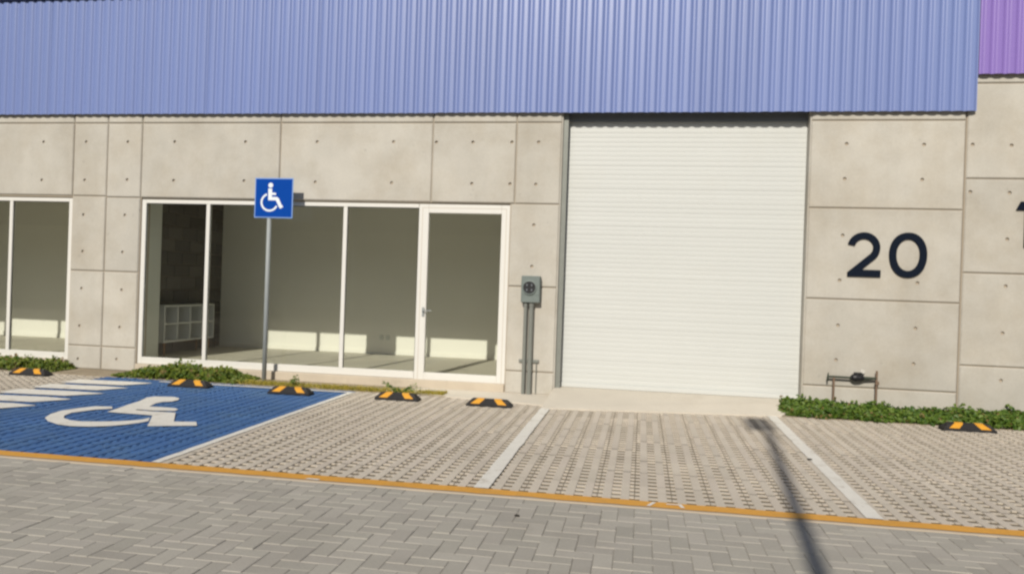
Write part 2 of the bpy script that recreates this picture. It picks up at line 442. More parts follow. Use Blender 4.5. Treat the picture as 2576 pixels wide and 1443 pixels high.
wv = [tuple(q.co) for q in gm.vertices]; wf = [tuple(q.vertices) for q in gm.polygons]
units = []
for i in range(-30, 39):
    for j in range(10):
        x = X1+(i+0.5)*PX; y = OY+0.006+(j+0.5)*PY
        units.append((x, y, -14 <= i < 0 and j < 10))
def size_in_view(q):
    u, v, z = to_px((q[0], q[1], 0))
    return -40 < u < 2616 and v < 1480
vis = sorted([q for q in units if size_in_view(q)], key=lambda q: (Vector((q[0], q[1], 0))-EYE).length)[:300]
chosen = set(vis)
rest = [MB(), MB()]
for q in units:
    x, y, blue = q; dz = rb.gauss(0, 0.0012); ax = rb.gauss(0, 0.004); ay = rb.gauss(0, 0.005)
    if q in chosen:
        o = link('grid_paver', gmb if blue else gm, parking, (x, y, dz)); o.rotation_euler = (ax, ay, rb.gauss(0, 0.002))
    else:
        rest[blue].add([(x+p[0], y+p[1], p[2]+dz+p[1]*ax-p[0]*ay) for p in wv], wf)
tag(rest[0].build('grid_paver_field', 'grid', parking), kind='stuff')
tag(rest[1].build('painted_paver_field', 'grid_blue', parking), kind='stuff')

MB().box(X1-14*PX+0.004, X1-0.004, OY+0.01, -0.62, -0.02, -0.0068).build('painted_bed', 'grid_blue', parking)

# ---- painted markings, thin sheets
def sheet(name, pts, m, z=0.006, label=None, wob=0.0):
    o = MB().add([(p[0]+rng.gauss(0, wob), p[1]+rng.gauss(0, wob), z) for p in pts], [tuple(range(len(pts)))]).build(name, m, fix=True)
    # make sure it faces up
    me = o.data
    if me.polygons[0].normal.z < 0: me.flip_normals()
    tag(o, label, kind='structure'); return o
def long_line(name, x0, y0, x1, y1, wd, label):
    n = 40; a = []; b = []
    for i in range(n+1):
        t = i/n; x = x0+(x1-x0)*t; y = y0+(y1-y0)*t
        a.append((x-wd/2+rng.gauss(0, 0.002), y)); b.append((x+wd/2+rng.gauss(0, 0.002), y))
    mb = MB(); mb.add([(p[0], p[1], 0.006) for p in a+b], [(i, i+n+1, i+n+2, i+1) for i in range(n)])
    o = mb.build(name, 'white_paint'); tag(o, label, kind='structure')
long_line('bay_line', -3.448, OY+0.012, -3.455, -0.76, 0.068, 'thin white line edging the blue painted bay')
long_line('bay_line', -1.028, OY+0.012, -1.03, -1.06, 0.105, 'white line running to the left corner of the apron')
long_line('bay_line', 1.478, OY+0.012, 1.487, -0.60, 0.105, 'white line running to the planting beside the apron')
sheet('bay_edge_line', [(-6.0, -0.80), (-3.42, -0.76), (-3.42, -0.70), (-6.0, -0.74)], 'white_paint', 0.006, 'thin white line across the back of the blue bay')
for k in range(7):                                                   # hatched walkway beside the blue bay
    y = -0.98-0.468*k
    tipx = -5.97+rng.gauss(0, 0.02)
    sheet('hatch_stripe', [(-6.98, y-0.33), (-6.18, y-0.26), (tipx-0.03, y-0.02), (tipx, y+0.04), (-6.3, y+0.065), (-6.98, y+0.0)], 'white_paint', 0.006, 'slanting white stripe of the hatched strip', 0.006)
def zs(u, v):                                                        # outline of the floor symbol as it lies on the ground
    return gp((100+u*700/2576)/1.49068, (1480+v*700/2576)/1.49068)
figure = [(1110,240),(1250,195),(1400,140),(1560,90),(1660,42),(1760,28),(2030,33),(2110,53),(2085,78),(2000,97),(1880,102),(1780,122),(1690,165),
          (1800,171),(2050,188),(2090,208),(2040,226),(1740,222),(1520,203),(1505,213),(1740,236),(2055,250),(2030,375),(2340,378),(2350,430),(1665,438),(1700,370),(1735,290),(1500,270),(1250,252)]
wheel = [(1180,168),(950,163),(720,188),(480,223),(330,270),(250,322),(290,368),(420,412),(600,437),(850,443),(1100,438),(1350,418),(1550,392),(1680,367),(1700,315),(1690,323),
         (1600,345),(1440,360),(1250,370),(1000,375),(750,372),(600,355),(510,325),(520,290),(620,252),(780,230),(950,208),(1180,196)]
acc = MB()
for poly in (figure, wheel):
    pts = [zs(*q) for q in poly]
    acc.add([(p.x, p.y, 0.0065) for p in pts], [tuple(range(len(pts)))])
o = acc.build('wheelchair_marking', 'white_paint', fix=True)
for pgn in o.data.polygons:
    if pgn.normal.z < 0: pgn.flip()
tag(o, 'large white wheelchair symbol painted on the blue bay', kind='structure')

# ---- strips in front of the facade
soil = MB().box(-11.2, -2.2, -0.60, 0.03, -0.06, 0.006).build('planting_bed', 'soil'); tag(soil, 'narrow soil bed along the window wall', kind='structure')
soil2 = MB().box(1.62, 6.4, -0.60, 0.03, -0.06, 0.004).build('planting_bed', 'soil'); tag(soil2, 'soil bed at the foot of the numbered wall', kind='structure')
walk = MB().add([(-3.3, -0.40, 0.008), (-1.0, -0.86, 0.008), (-1.0, 0.03, 0.012), (-2.6, 0.03, 0.012),
                 (-3.3, -0.40, -0.06), (-1.0, -0.86, -0.06), (-1.0, 0.03, -0.06), (-2.6, 0.03, -0.06)],
                [(0, 1, 2, 3), (0, 4, 5, 1), (1, 5, 6, 2), (2, 6, 7, 3), (3, 7, 4, 0)]).build('walkway', 'apron', fix=True)
tag(walk, 'bare concrete strip below the glass door', kind='structure')
A = [(-1.075, -1.06), (1.60, -0.60), (1.93, 0.2), (-1.06, 0.2)]
ap = MB()
ap.add([(A[0][0], A[0][1], 0.010), (A[1][0], A[1][1], 0.010), (A[2][0], -0.02, 0.098), (A[3][0], -0.02, 0.098), (A[2][0], 0.2, 0.104), (A[3][0], 0.2, 0.104),
        (A[0][0], A[0][1], -0.06), (A[1][0], A[1][1], -0.06), (A[2][0], -0.02, -0.06), (A[3][0], -0.02, -0.06), (A[2][0], 0.2, -0.06), (A[3][0], 0.2, -0.06)],
       [(0, 1, 2, 3), (3, 2, 4, 5), (0, 6, 7, 1), (1, 7, 8, 2), (2, 8, 10, 4), (0, 3, 9, 6), (3, 5, 11, 9)])
apo = ap.build('apron', 'apron', fix=True); tag(apo, 'pale concrete ramp in front of the roller shutter', kind='structure')

# ================================================================ BUILDINGS
def hole_pts(pix): return [(p.x, p.z) for p in (fp(u, v) for u, v in pix)]
H_MAIN = hole_pts([(365,357),(440,357),(618,357),(700,357),(798,357),(990,357),(1098,358),(1190,358),(1288,358),(1355,358),
   (360,453),(437,454),(614,455),(793,458),(985,460),(1092,461),(1187,462),(1283,463),(1348,464),(322,357),(320,452),
   (314,541),(308,634),(306,729),(301,823),(293,903),(1343,566),(1338,670),
   (2130,362),(2325,364),(2125,450),(2320,452),(2120,592),(2112,705),(2308,712),(2108,818),(2303,826),(2103,905),(2298,915)])
H_NEXT = hole_pts([(2447,364),(2545,366),(2441,483),(2540,485),(2434,600),(2534,602),(2429,715),(2530,720),(2423,833),(2522,838),(2418,950),(2518,957)])
for (x, z) in list(H_NEXT):
    H_NEXT += [(x+0.98, z)] if x > 3.9 else []
H_LEFT = hole_pts([(110,357),(178,452),(217,357),(105,453),(213,453),(210,540),(208,632),(205,725),(200,819),(196,902)])
MX = -14.86                                                          # the left neighbour mirrors the main unit about x = -7.43
H_LEFT += [(MX-x, z) for x, z in H_MAIN if -6.3 < x < -1.0]

def concrete_panel(x0, x1, z0, z1, holes, parent, m='concrete', name='concrete_panel'):
    g_, c, dp = 0.006, 0.012, 0.03
    x0 += g_; x1 -= g_; z0 += g_; z1 -= g_
    jy = rng.gauss(0, 0.0012)
    b = MB()
    X0, X1_, Z0, Z1 = x0+c, x1-c, z0+c, z1-c
    r = 0.022
    hs = sorted([h for h in holes if X0+0.03 < h[0] < X1_-0.03 and Z0+0.03 < h[1] < Z1-0.03])
    def quad(a0, a1, b0, b1): b.add([(a0, jy, b0), (a1, jy, b0), (a1, jy, b1), (a0, jy, b1)], [(0, 1, 2, 3)])
    # vertical strips; holes that share a strip are stacked in it
    strips = []
    for h in hs:
        if strips and h[0]-r*1.2 < strips[-1][1]: strips[-1][1] = max(strips[-1][1], h[0]+r*1.2); strips[-1][2].append(h)
        else: strips.append([h[0]-r*1.2, h[0]+r*1.2, [h]])
    cx = X0
    for s0, s1, hh in strips:
        if s0 > cx: quad(cx, s0, Z0, Z1)
        cz = Z0
        for h in sorted(hh, key=lambda q: q[1]):
            quad(s0, s1, cz, h[1]-r*1.2)
            n = 12
            circ = [(h[0]+r*math.cos(2*math.pi*k/n+math.pi/12), h[1]+r*math.sin(2*math.pi*k/n+math.pi/12)) for k in range(n)]
            def sq(a):
                dx, dz = math.cos(a), math.sin(a)
                zt = r*1.2
                t = 1e9
                if abs(dx) > 1e-6: t = min(t, ((s1-h[0]) if dx > 0 else (h[0]-s0))/abs(dx))
                if abs(dz) > 1e-6: t = min(t, zt/abs(dz))
                return (h[0]+dx*t, h[1]+dz*t)
            outer = [sq(2*math.pi*k/n+math.pi/12) for k in range(n)]
            v = [(p[0], jy, p[1]) for p in outer]+[(p[0], jy, p[1]) for p in circ]+[(h[0]+(p[0]-h[0])*0.85, jy+0.029, h[1]+(p[1]-h[1])*0.85) for p in circ]
            f = [(k, (k+1) % n, (k+1) % n+n, k+n) for k in range(n)]+[(k+n, (k+1) % n+n, (k+1) % n+2*n, k+2*n) for k in range(n)]+[tuple(range(2*n, 3*n))]
            b.add(v, f)
            for (ca, cb) in ((s1, h[1]+r*1.2), (s0, h[1]+r*1.2), (s0, h[1]-r*1.2), (s1, h[1]-r*1.2)):   # square corners outside the 12-gon
                a = math.atan2(cb-h[1], ca-h[0])
                ks = sorted(range(n), key=lambda k: -math.cos(2*math.pi*k/n+math.pi/12-a))[:2]
                b.add([(ca, jy, cb), (outer[ks[0]][0], jy, outer[ks[0]][1]), (outer[ks[1]][0], jy, outer[ks[1]][1])], [(0, 1, 2)])
            cz = h[1]+r*1.2
        quad(s0, s1, cz, Z1)
        cx = s1
    quad(cx, X1_, Z0, Z1)
    P = [(X0, jy, Z0), (X1_, jy, Z0), (X1_, jy, Z1), (X0, jy, Z1), (x0, jy+c, z0), (x1, jy+c, z0), (x1, jy+c, z1), (x0, jy+c, z1), (x0, dp, z0), (x1, dp, z0), (x1, dp, z1), (x0, dp, z1)]
    f = []
    for i in range(4):
        j = (i+1) % 4
        f += [(i, i+4, j+4, j), (i+4, i+8, j+8, j+4)]
    b.add(P, f)
    o = b.build(name, m, parent)
    bm = bmesh.new(); bm.from_mesh(o.data)
    for q in bm.faces:
        if q.normal.y > 0.5: q.normal_flip()
    bm.to_mesh(o.data); bm.free()
    return o

def sheet_mesh(h, m, ribs=6):
    """corrugated steel sheet: trapezoid ribs with softened corners, h tall"""
    p = 0.134; prof = []
    for k in range(ribs):
        for (a, d) in ((0.000, 0.0), (0.012, 0.0), (0.018, 0.0013), (0.038, 0.0140), (0.045, 0.0168), (0.054, 0.018), (0.090, 0.018), (0.099, 0.0168), (0.106, 0.0140), (0.126, 0.0013), (0.132, 0.0)):
            prof.append((k*p+a, -d))
    prof.append((ribs*p+0.004, -0.001))
    n = len(prof)
    zz = [0.0, h*0.33, h*0.66, h]
    v = []; f = []
    for z in zz: v += [(a, d, z) for a, d in prof]
    for r_ in range(len(zz)-1):
        for i in range(n-1):
            f.append((r_*n+i, r_*n+i+1, (r_+1)*n+i+1, (r_+1)*n+i))
    # folded back edge at the bottom gives the sheet its thickness
    o = len(v); v += [(a, d+0.0025, 0.0) for a, d in prof]
    f += [(i, o+i, o+i+1, i+1) for i in range(n-1)]
    return mk_mesh('cladding_sheet', (v, f), m)

SHEET_B = sheet_mesh(1.62, 'blue_steel')
SW = 6*0.134
def cladding(parent, x_right, count, z0, me, top, trim, off=(0, 0, 0)):
    back = MB().box(x_right-count*SW, x_right, 0.03-0.012, 0.06, z0+0.045, z0+0.1)
    back.box(x_right-count*SW, x_right, 0.03-0.012, 0.06, z0+0.75, z0+0.82)
    cl = back.build('cladding', 'galv', parent)
    for k in range(count):
        o = link('cladding_sheet', me, cl, (x_right-(k+1)*SW, -0.046+rng.gauss(0, 0.0015), z0+rng.gauss(0, 0.0015)))
        o.rotation_euler = (rng.gauss(0, 0.0006), 0, rng.gauss(0, 0.0018))
    if trim:
        MB().cbox(x_right-count*SW, x_right, -0.10, 0.30, top, top+0.13, 0.01).build('cap_trim', 'navy', cl)
    return cl

# -------- main unit
unit = thing('commercial_unit', (-2, 0.1, 0), 'concrete commercial unit with white roller shutter and glass front under blue corrugated cladding', 'building')
UL = Vector(unit.location)
def reparent(o, par):                                                # keep world placement
    o.parent = par; o.matrix_parent_inverse = Matrix.Translation(-UL) if par is unit else Matrix.Identity(4)
# the wall backing with its openings
def wall_backing(parent, segs, name='wall'):
    b = MB()
    for s in segs: b.box(*s)
    o = b.build(name, 'backing', None)
    o.parent = parent; o.matrix_parent_inverse = Matrix.Translation(-Vector(parent.location)); return o
W_Y0, W_Y1 = 0.0205, 0.22
wall = wall_backing(unit, [(-7.43, -6.895, W_Y0, W_Y1, 0, 2.41), (-7.43, -1.065, W_Y0, W_Y1, 2.41, 5.15), (-1.695, -1.065, W_Y0, W_Y1, 0, 2.41),
                           (-6.895, -1.695, W_Y0, W_Y1, 0, 0.112), (1.935, 3.645, W_Y0, W_Y1, 0, 5.15), (-1.065, 1.935, W_Y0, W_Y1, 3.66, 5.15)])
XS = [-7.43, -6.90, -4.85, -2.74, -1.64, -1.06]
ZT = 2.413
for a, b_ in zip(XS[:-1], XS[1:]):
    concrete_panel(a, b_, ZT, 3.445, H_MAIN, wall)
    concrete_panel(a, b_, 3.445, 3.66, [], wall)
for z0, z1 in ((0, 0.325), (0.325, 1.377), (1.377, ZT)): concrete_panel(-7.43, -6.90, z0, z1, H_MAIN, wall)
for z0, z1 in ((0, 0.287), (0.287, 1.362), (1.362, ZT)): concrete_panel(-1.69, -1.06, z0, z1, H_MAIN, wall)
for z0, z1 in ((0, 0.303), (0.303, 1.34), (1.34, 2.423), (2.423, 3.465), (3.465, 3.66)): concrete_panel(1.93, 3.645, z0, z1, H_MAIN, wall)
MB().cbox(-6.895, -1.695, -0.015, 0.10, -0.03, 0.114, 0.008).build('plinth', 'plinth', wall)
MB().box(1.921, 1.934, 0.012, 0.20, 0.0, 3.62).build('reveal', 'concrete', wall)
MB().box(-1.064, -1.051, 0.012, 0.20, 0.0, 3.62).build('reveal', 'concrete', wall)
cl = cladding(unit, 3.725, 14, 3.560, SHEET_B, 5.165, True)
cl.matrix_parent_inverse = Matrix.Translation(-UL)

# roller shutter
sh = MB().cbox(-1.0, 1.918, 0.145, 0.185, 0.104, 0.165, 0.006)
shutter = sh.build('roller_shutter', 'shutter', unit); shutter.matrix_parent_inverse = Matrix.Translation(-UL)
SP = 0.0588
prof = [(0.0, 0.0003), (0.0035, -0.0002), (0.010, -0.0006), (0.020, -0.0010), (0.031, -0.0012), (0.042, -0.0010), (0.051, -0.0006), (0.0556, -0.0002), (0.0576, 0.0012), (0.0588, 0.004)]
slat_v = [(x, d, z) for x in (-0.998, 1.916) for z, d in prof]; np_ = len(prof)
slat_f = [(i, i+np_, i+1+np_, i+1) for i in range(np_-1)]
slat_me = mk_mesh('slat', (slat_v, slat_f), 'shutter')
slat_me.polygons.foreach_set('use_smooth', [True]*len(slat_me.polygons))
zz = 0.166
while zz < 3.60:
    o = link('slat', slat_me, shutter, (0, 0.160+rng.gauss(0, 0.0008), zz)); o.rotation_euler = (rng.gauss(0, 0.006), 0, 0)
    zz += SP
for x0, x1, y0 in ((-1.050, -0.985, 0.05), (1.905, 1.920, 0.168)):
    gr = MB().cbox(x0, x1, y0, y0+0.012, 0.0, 3.60, 0.002)
    gr.cbox(x0, x0+0.006, y0+0.012, 0.20, 0.0, 3.60, 0.001)
    gr.build('guide_rail', 'pvc', shutter)
lt = MB().cbox(-1.05, 1.92, 0.125, 0.153, 3.478, 3.62, 0.004).build('lintel', 'steel_dark', unit); lt.matrix_parent_inverse = Matrix.Translation(-UL)
MB().box(-1.05, 1.92, 0.19, 0.21, 0.0, 3.66).build('curtain_backing', 'steel_dark', shutter)

def part(mb, name, m, par, root, **k):
    o = mb.build(name, m, par, **k)
    if par is root: o.matrix_parent_inverse = Matrix.Translation(-Vector(root.location))
    return o
# storefront and door; mirror = -1 flips about x = -7.43 for the left neighbour
def storefront(root, fx):
    def X(a, b): a, b = fx(a), fx(b); return (min(a, b), max(a, b))
    yf, yb = 0.035, 0.095
    zb, zt = 0.116, 2.395
    f = MB()
    f.cbox(*X(-6.892, -6.828), yf, yb, zb, zt, 0.004)
    f.cbox(*X(-6.828, -2.905), yf, yb, zt-0.052, zt, 0.004)
    f.cbox(*X(-6.828, -2.905), yf, yb, zb, zb+0.092, 0.004)
    win = part(f, 'window', 'white_alu', root, root)
    cuts = [-6.828]
    for mx in (-5.895, -3.915):
        MB().cbox(*X(mx-0.027, mx+0.027), yf+0.003, yb-0.003, zb+0.092, zt-0.052, 0.004).build('mullion', 'white_alu', win)
        cuts += [mx-0.027, mx+0.027]
    cuts.append(-2.905)
    for a, b in zip(cuts[0::2], cuts[1::2]):
        MB().box(*X(a+0.002, b-0.002), 0.064, 0.070, zb+0.094, zt-0.054).build('pane', 'glass', win)
        gk = MB(); x0, x1 = X(a, b)
        for q in ((x0, x0+0.006, zb+0.092, zt-0.052), (x1-0.006, x1, zb+0.092, zt-0.052), (x0+0.006, x1-0.006, zt-0.060, zt-0.052)):
            gk.box(q[0], q[1], 0.055, 0.063, q[2], q[3])
        gk.build('gasket', 'gasket', win)
    d = MB()
    d.cbox(*X(-2.900, -2.768), yf-0.006, yb+0.01, 0.110, zt, 0.005)
    d.cbox(*X(-1.805, -1.694), yf-0.006, yb+0.01, 0.110, zt, 0.005)
    d.cbox(*X(-2.768, -1.805), yf-0.006, yb+0.01, zt-0.115, zt, 0.005)
    d.cbox(*X(-2.768, -1.805), yf-0.006, yb+0.01, 0.110, 0.205, 0.005)
    door = part(d, 'glass_door', 'white_alu', root, root)
    MB().box(*X(-2.766, -1.807), 0.064, 0.070, 0.207, zt-0.117).build('pane', 'glass', door)
    # seams between the door leaf and its frame
    sm = MB()
    for a, b, z0, z1 in ((-2.853, -2.849, 0.112, zt-0.05), (-1.744, -1.740, 0.112, zt-0.05), (-2.853, -1.74, zt-0.05, zt-0.046)):
        sm.box(*X(a, b), yf-0.0085, yf, z0, z1)
    sm.build('seam', 'kerb', door)
    h = MB(); hx = fx(-2.80); s = 1 if fx(1) > fx(0) else -1
    h.cbox(hx-0.016, hx+0.016, yf-0.016, yf-0.006, 0.93, 1.05, 0.003)
    h.tube([(hx, yf-0.01, 1.01), (hx, yf-0.05, 1.01), (hx+s*0.02, yf-0.055, 1.01), (hx+s*0.12, yf-0.055, 1.01)], 0.009, 8)
    h.build('handle', 'galv', door)
    return win
storefront(unit, lambda x: x)

# interior of the show room behind the glass
def interior(root, fx, outlets=True):
    def X(a, b): a, b = fx(a), fx(b); return (min(a, b), max(a, b))
    zf = 0.125
    fl = part(MB().box(*X(-7.40, -1.07), 0.10, 3.2, 0.02, zf), 'interior_floor', 'tile', root, root)
    bw = part(MB().box(*X(-7.42, -1.07), 2.95, 3.15, zf, 3.0), 'back_wall', 'plaster', root, root)
    MB().cbox(*X(-7.40, -1.09), 2.936, 2.9499, zf+0.0005, zf+0.075, 0.003).build('skirting', 'plaster', bw)
    if outlets:
        for ox in (-4.36, -4.25):
            MB().cbox(ox-0.035, ox+0.035, 2.942, 2.9499, 0.37, 0.45, 0.003).build('wall_outlet', 'column', bw)
    part(MB().box(*X(-1.25, -1.07), 0.22, 2.95, zf, 3.0), 'side_wall', 'plaster', root, root)
    part(MB().box(*X(-7.42, -1.07), 0.22, 2.95, 2.74, 2.9), 'ceiling', 'ceiling', root, root)
    return fl, bw
interior(unit, lambda x: x)
# party wall of bare blocks, laid course by course
pw = part(MB().box(-7.43, -7.365, 0.22, 3.2, 0.02, 3.0), 'party_wall', 'backing', unit, unit)
blk = MB().cbox(0, 0.018, 0.004, 0.396, 0.004, 0.196, 0.004)
bme = bpy.data.meshes.new('block'); bme.from_pydata(blk.v, [], blk.f); bme.materials.append(MAT['block']); bme.update()
hlf = MB().cbox(0, 0.018, 0.004, 0.196, 0.004, 0.196, 0.004)
hme = bpy.data.meshes.new('block'); hme.from_pydata(hlf.v, [], hlf.f); hme.materials.append(MAT['block']); hme.update()
for r_ in range(13):
    y = 0.74-(0.2 if r_ % 2 else 0.0)
    while y < 2.93:
        if y+0.4 < 2.96: link('block', bme, pw, (-7.366, y, 0.126+r_*0.2)); y += 0.4
        else: link('block', hme, pw, (-7.366, y, 0.126+r_*0.2)) if y+0.2 < 2.97 else None; y += 0.4
part(MB().cbox(-7.36, -6.94, 0.20, 0.575, 0.125, 2.74, 0.006), 'column', 'column', unit, unit)

# roof behind the cladding
part(MB().box(-7.43, 3.64, 0.22, 9.0, 4.85, 4.95), 'roof', 'galv', unit, unit)
part(MB().box(3.45, 3.64, 0.22, 9.0, 0.0, 4.85), 'flank_wall', 'backing', unit, unit)

# -------- left neighbour (mirror image)
nb = thing('commercial_unit', (-10, 0.1, 0), 'neighbouring concrete unit whose window shows only its last panes beside the shared pier', 'building')
mir = lambda x: MX-x
NW = wall_backing(nb, [(-7.965, -7.43, W_Y0, W_Y1, 0, 2.41), (-17.0, -7.43, W_Y0, W_Y1, 2.41, 5.15), (-17.0, -13.165, W_Y0, W_Y1, 0, 2.41), (-13.165, -7.965, W_Y0, W_Y1, 0, 0.112)])
for a, b_ in ((-7.96, -7.43), (-10.01, -7.96), (-12.12, -10.01), (-13.22, -12.12), (-17.0, -13.22)):
    concrete_panel(a, b_, ZT+0.012, 3.445, H_LEFT, NW); concrete_panel(a, b_, 3.445, 3.66, [], NW)
for z0, z1 in ((0, 0.325), (0.325, 1.377), (1.377, ZT+0.012)): concrete_panel(-7.96, -7.43, z0, z1, H_LEFT, NW)
concrete_panel(-17.0, -13.17, 0, ZT+0.012, [], NW)
MB().cbox(-13.165, -7.965, -0.015, 0.10, -0.03, 0.114, 0.008).build('plinth', 'plinth', NW)
storefront(nb, mir)
interior(nb, mir, False)
part(MB().box(-7.50, -7.4305, 0.22, 3.2, 0.02, 3.0), 'party_wall', 'plaster', nb, nb)
part(MB().box(-17.0, -7.43, 0.22, 9.0, 4.85, 4.95), 'roof', 'galv', nb, nb)
cl2 = cladding(nb, 3.725-14*SW, 11, 3.560, SHEET_B, 5.165, True)
cl2.matrix_parent_inverse = Matrix.Translation(-Vector(nb.location))

# -------- right neighbour with purple cladding
rn = thing('commercial_unit', (5, 0.1, 0), 'taller concrete unit under purple corrugated cladding next to the planting bed', 'building')
RW = wall_backing(rn, [(3.65, 8.2, W_Y0, W_Y1, 0, 5.9)])
ZN = [0, 0.624, 1.698, 2.789, 3.892, 4.10]
for a, b_ in ((3.655, 5.95), (5.95, 8.2)):
    for z0, z1 in zip(ZN[:-1], ZN[1:]): concrete_panel(a, b_, z0, z1, H_NEXT, RW)
SHEET_P = sheet_mesh(2.1, 'purple_steel')
cl3 = cladding(rn, 3.735+5*SW, 5, 3.985, SHEET_P, 6.05, True)
cl3.matrix_parent_inverse = Matrix.Translation(-Vector(rn.location))
part(MB().box(3.65, 8.2, 0.22, 9.0, 5.3, 5.4), 'roof', 'galv', rn, rn)

# ================================================================ THINGS
# unit numbers
def two(x0, z0, s):
    c = (0.178, 0.343); Ro, Ri = 0.182, 0.104
    P = []
    for k in range(25):
        a = math.radians(168-k*(168+42)/24); P.append((c[0]+Ro*math.cos(a), c[1]+Ro*math.sin(a)))
    P += [(0.158, 0.083), (0.372, 0.083), (0.372, 0.0), (0.002, 0.0), (0.002, 0.048)]
    for k in range(25):
        a = math.radians(-42+k*(168+42)/24); P.append((c[0]+Ri*math.cos(a), c[1]+Ri*math.sin(a)))
    return [(x0+a*s, z0+b*s) for a, b in P]
num = thing('unit_number', (2.83, 0, 1.62), 'dark navy digits 20 fixed on the concrete wall', 'number')
face = lambda a, b, d: (a, d, b)
def digit(poly, par, holes=None):
    b = MB()
    if holes is None:
        b.prism(poly, face, -0.022, 0.004)
    else:
        n = len(poly)
        v = []
        for d in (-0.022, 0.004):
            v += [face(p[0], p[1], d) for p in poly]+[face(p[0], p[1], d) for p in holes]
        f = []
        for i in range(n):
            j = (i+1) % n
            f += [(i, j, n+j, n+i), (2*n+i, 3*n+i, 3*n+j, 2*n+j), (i, 2*n+i, 2*n+j, j), (n+i, n+j, 3*n+j, 3*n+i)]
        b.add(v, f)
    rel(b, par.location)
    return b.build('digit', 'digit', par, fix=True)
digit(two(2.388, 1.617, 1.0), num)
zc = (3.056, 1.885); N0 = 48
sup = lambda a, rx, rz, e: (zc[0]+rx*math.copysign(abs(math.cos(a))**e, math.cos(a)), zc[1]+rz*math.copysign(abs(math.sin(a))**e, math.sin(a)))
digit([sup(2*math.pi*k/N0, 0.208, 0.264, 0.93) for k in range(N0)], num, [sup(2*math.pi*k/N0, 0.128, 0.185, 0.95) for k in range(N0)])
num2 = thing('unit_number', (4.3, 0, 2.0), 'dark navy digit 1 fixed on the wall below the purple cladding', 'number')
digit([(4.198+a, 2.005+b) for a, b in ((0, .428), (.048, .525), (.195, .525), (.195, 0), (.092, 0), (.092, .428))], num2)

# wheel stops
def wheel_stop(label, x0, x1, y, zrot):
    L = 0.525
    t = thing('wheel_stop', ((x0+x1)/2, y, 0.0), label, 'wheel stop', 'rubber wheel stops along the bays')
    t.rotation_euler.z = zrot
    sec = [(0.0, 0.0, 0.0), (0.0, 0.022, 0.004), (0.042, 0.075, 0.058), (0.058, 0.083, 0.072), (0.094, 0.083, 0.072), (0.110, 0.075, 0.058), (0.152, 0.022, 0.004), (0.152, 0.0, 0.0)]
    xs = [-1, -0.42, 0.42, 1]
    b = MB(); n = len(sec)
    for s in xs:
        b.v += [(s*(L/2) + (-s/abs(s))*(ins if abs(s) == 1 else 0), yy, zz_) for yy, zz_, ins in sec]
    for k in range(3):
        b.f += [(k*n+i, (k+1)*n+i, (k+1)*n+i+1, k*n+i+1) for i in range(n-1)]
    b.f += [tuple(range(n))[::-1], tuple(3*n+i for i in range(n))]
    b.build('body', 'rubber', t, fix=True)
    def slope(q, s):                                                 # on the front slope, q 0..1
        return (0.0+0.042*q-0.0022, 0.022+0.053*q+0.0014)
    for sg in (-1, 1):
        p = MB()
        y0, z0 = slope(0.12, 0); y1, z1 = slope(0.93, 0)
        bx0, bx1, tx0, tx1 = 0.108, 0.208, 0.062, 0.150
        v = [(sg*bx0, y0, z0), (sg*bx1, y0, z0), (sg*tx1, y1, z1), (sg*tx0, y1, z1), (sg*(tx1-0.012), 0.060, 0.0855), (sg*(tx0-0.006), 0.060, 0.0855), (sg*(tx1-0.02), 0.092, 0.0855), (sg*(tx0-0.01), 0.092, 0.0855)]
        p.add(v, [(0, 1, 2, 3), (3, 2, 4, 5), (5, 4, 6, 7)])
        p.build('reflector', 'yellow', t, fix=True)
    return t
stops = [('wheel stop beside the hatched strip, before the neighbour window', 10, 113, 944), ('wheel stop on the blue bay before the leafy clump', 413, 520, 974),
         ('wheel stop on the blue bay at the foot of the blue sign', 666, 777, 992), ('wheel stop with a green weed sprouting behind it', 937, 1050, 1007),
         ('wheel stop on bare paving before the glass door', 1168, 1286, 1023), ('wheel stop against the long green bed below the numbered wall', 2370, 2518, 1086)]
for lb, u0, u1, v in stops:
    a = gp(u0, v-1); b = gp(u1, v+3); c = gp((u0+u1)/2, v)
    wheel_stop('black and yellow '+lb, a.x, b.x, c.y, rng.gauss(0, 0.012))

# accessible parking sign
SX, SY = -4.865, -0.215
sg_t = thing('parking_sign', (SX, SY, 0.0), 'blue wheelchair symbol sign on a thin grey pole by the window', 'sign')
MB().tube([(0, 0, -0.03), (0, 0, 2.66)], 0.029, 16).build('pole', 'pole_paint', sg_t, smooth=True)
p00 = fp(640.5, 547, SY-0.03); p11 = fp(738, 449, SY-0.03)
cxs, czs = (p00.x+p11.x)/2-SX, (p00.z+p11.z)/2
hw, hh = 0.268, 0.262
cxs = fp(689, 498, SY-0.03).x-SX; czs = fp(689, 498, SY-0.03).z
plate = MB().cbox(cxs-hw, cxs+hw, -0.034, -0.028, czs-hh, czs+hh, 0.002).build('plate', 'sign_edge', sg_t)
MB().cbox(cxs-hw+0.014, cxs+hw-0.014, -0.0365, -0.0335, czs-hh+0.014, czs+hh-0.014, 0.001).build('panel', 'sign_blue', plate)
sf = lambda a, b, d: (cxs-hw+a*2*hw, d, czs+hh-b*2*hh)
sym = MB(); D0, D1 = -0.0385, -0.036
sym.prism([(0.415+0.062*math.cos(2*math.pi*k/20), 0.185+0.062*math.sin(2*math.pi*k/20)) for k in range(20)], sf, D0, D1)
sym.prism([(0.355, 0.268), (0.455, 0.268), (0.455, 0.365), (0.56, 0.375), (0.56, 0.425), (0.455, 0.425), (0.455, 0.475), (0.585, 0.475), (0.635, 0.505), (0.715, 0.675), (0.735, 0.68), (0.755, 0.725), (0.675, 0.765), (0.655, 0.74), (0.56, 0.56), (0.36, 0.56)], sf, D0, D1)
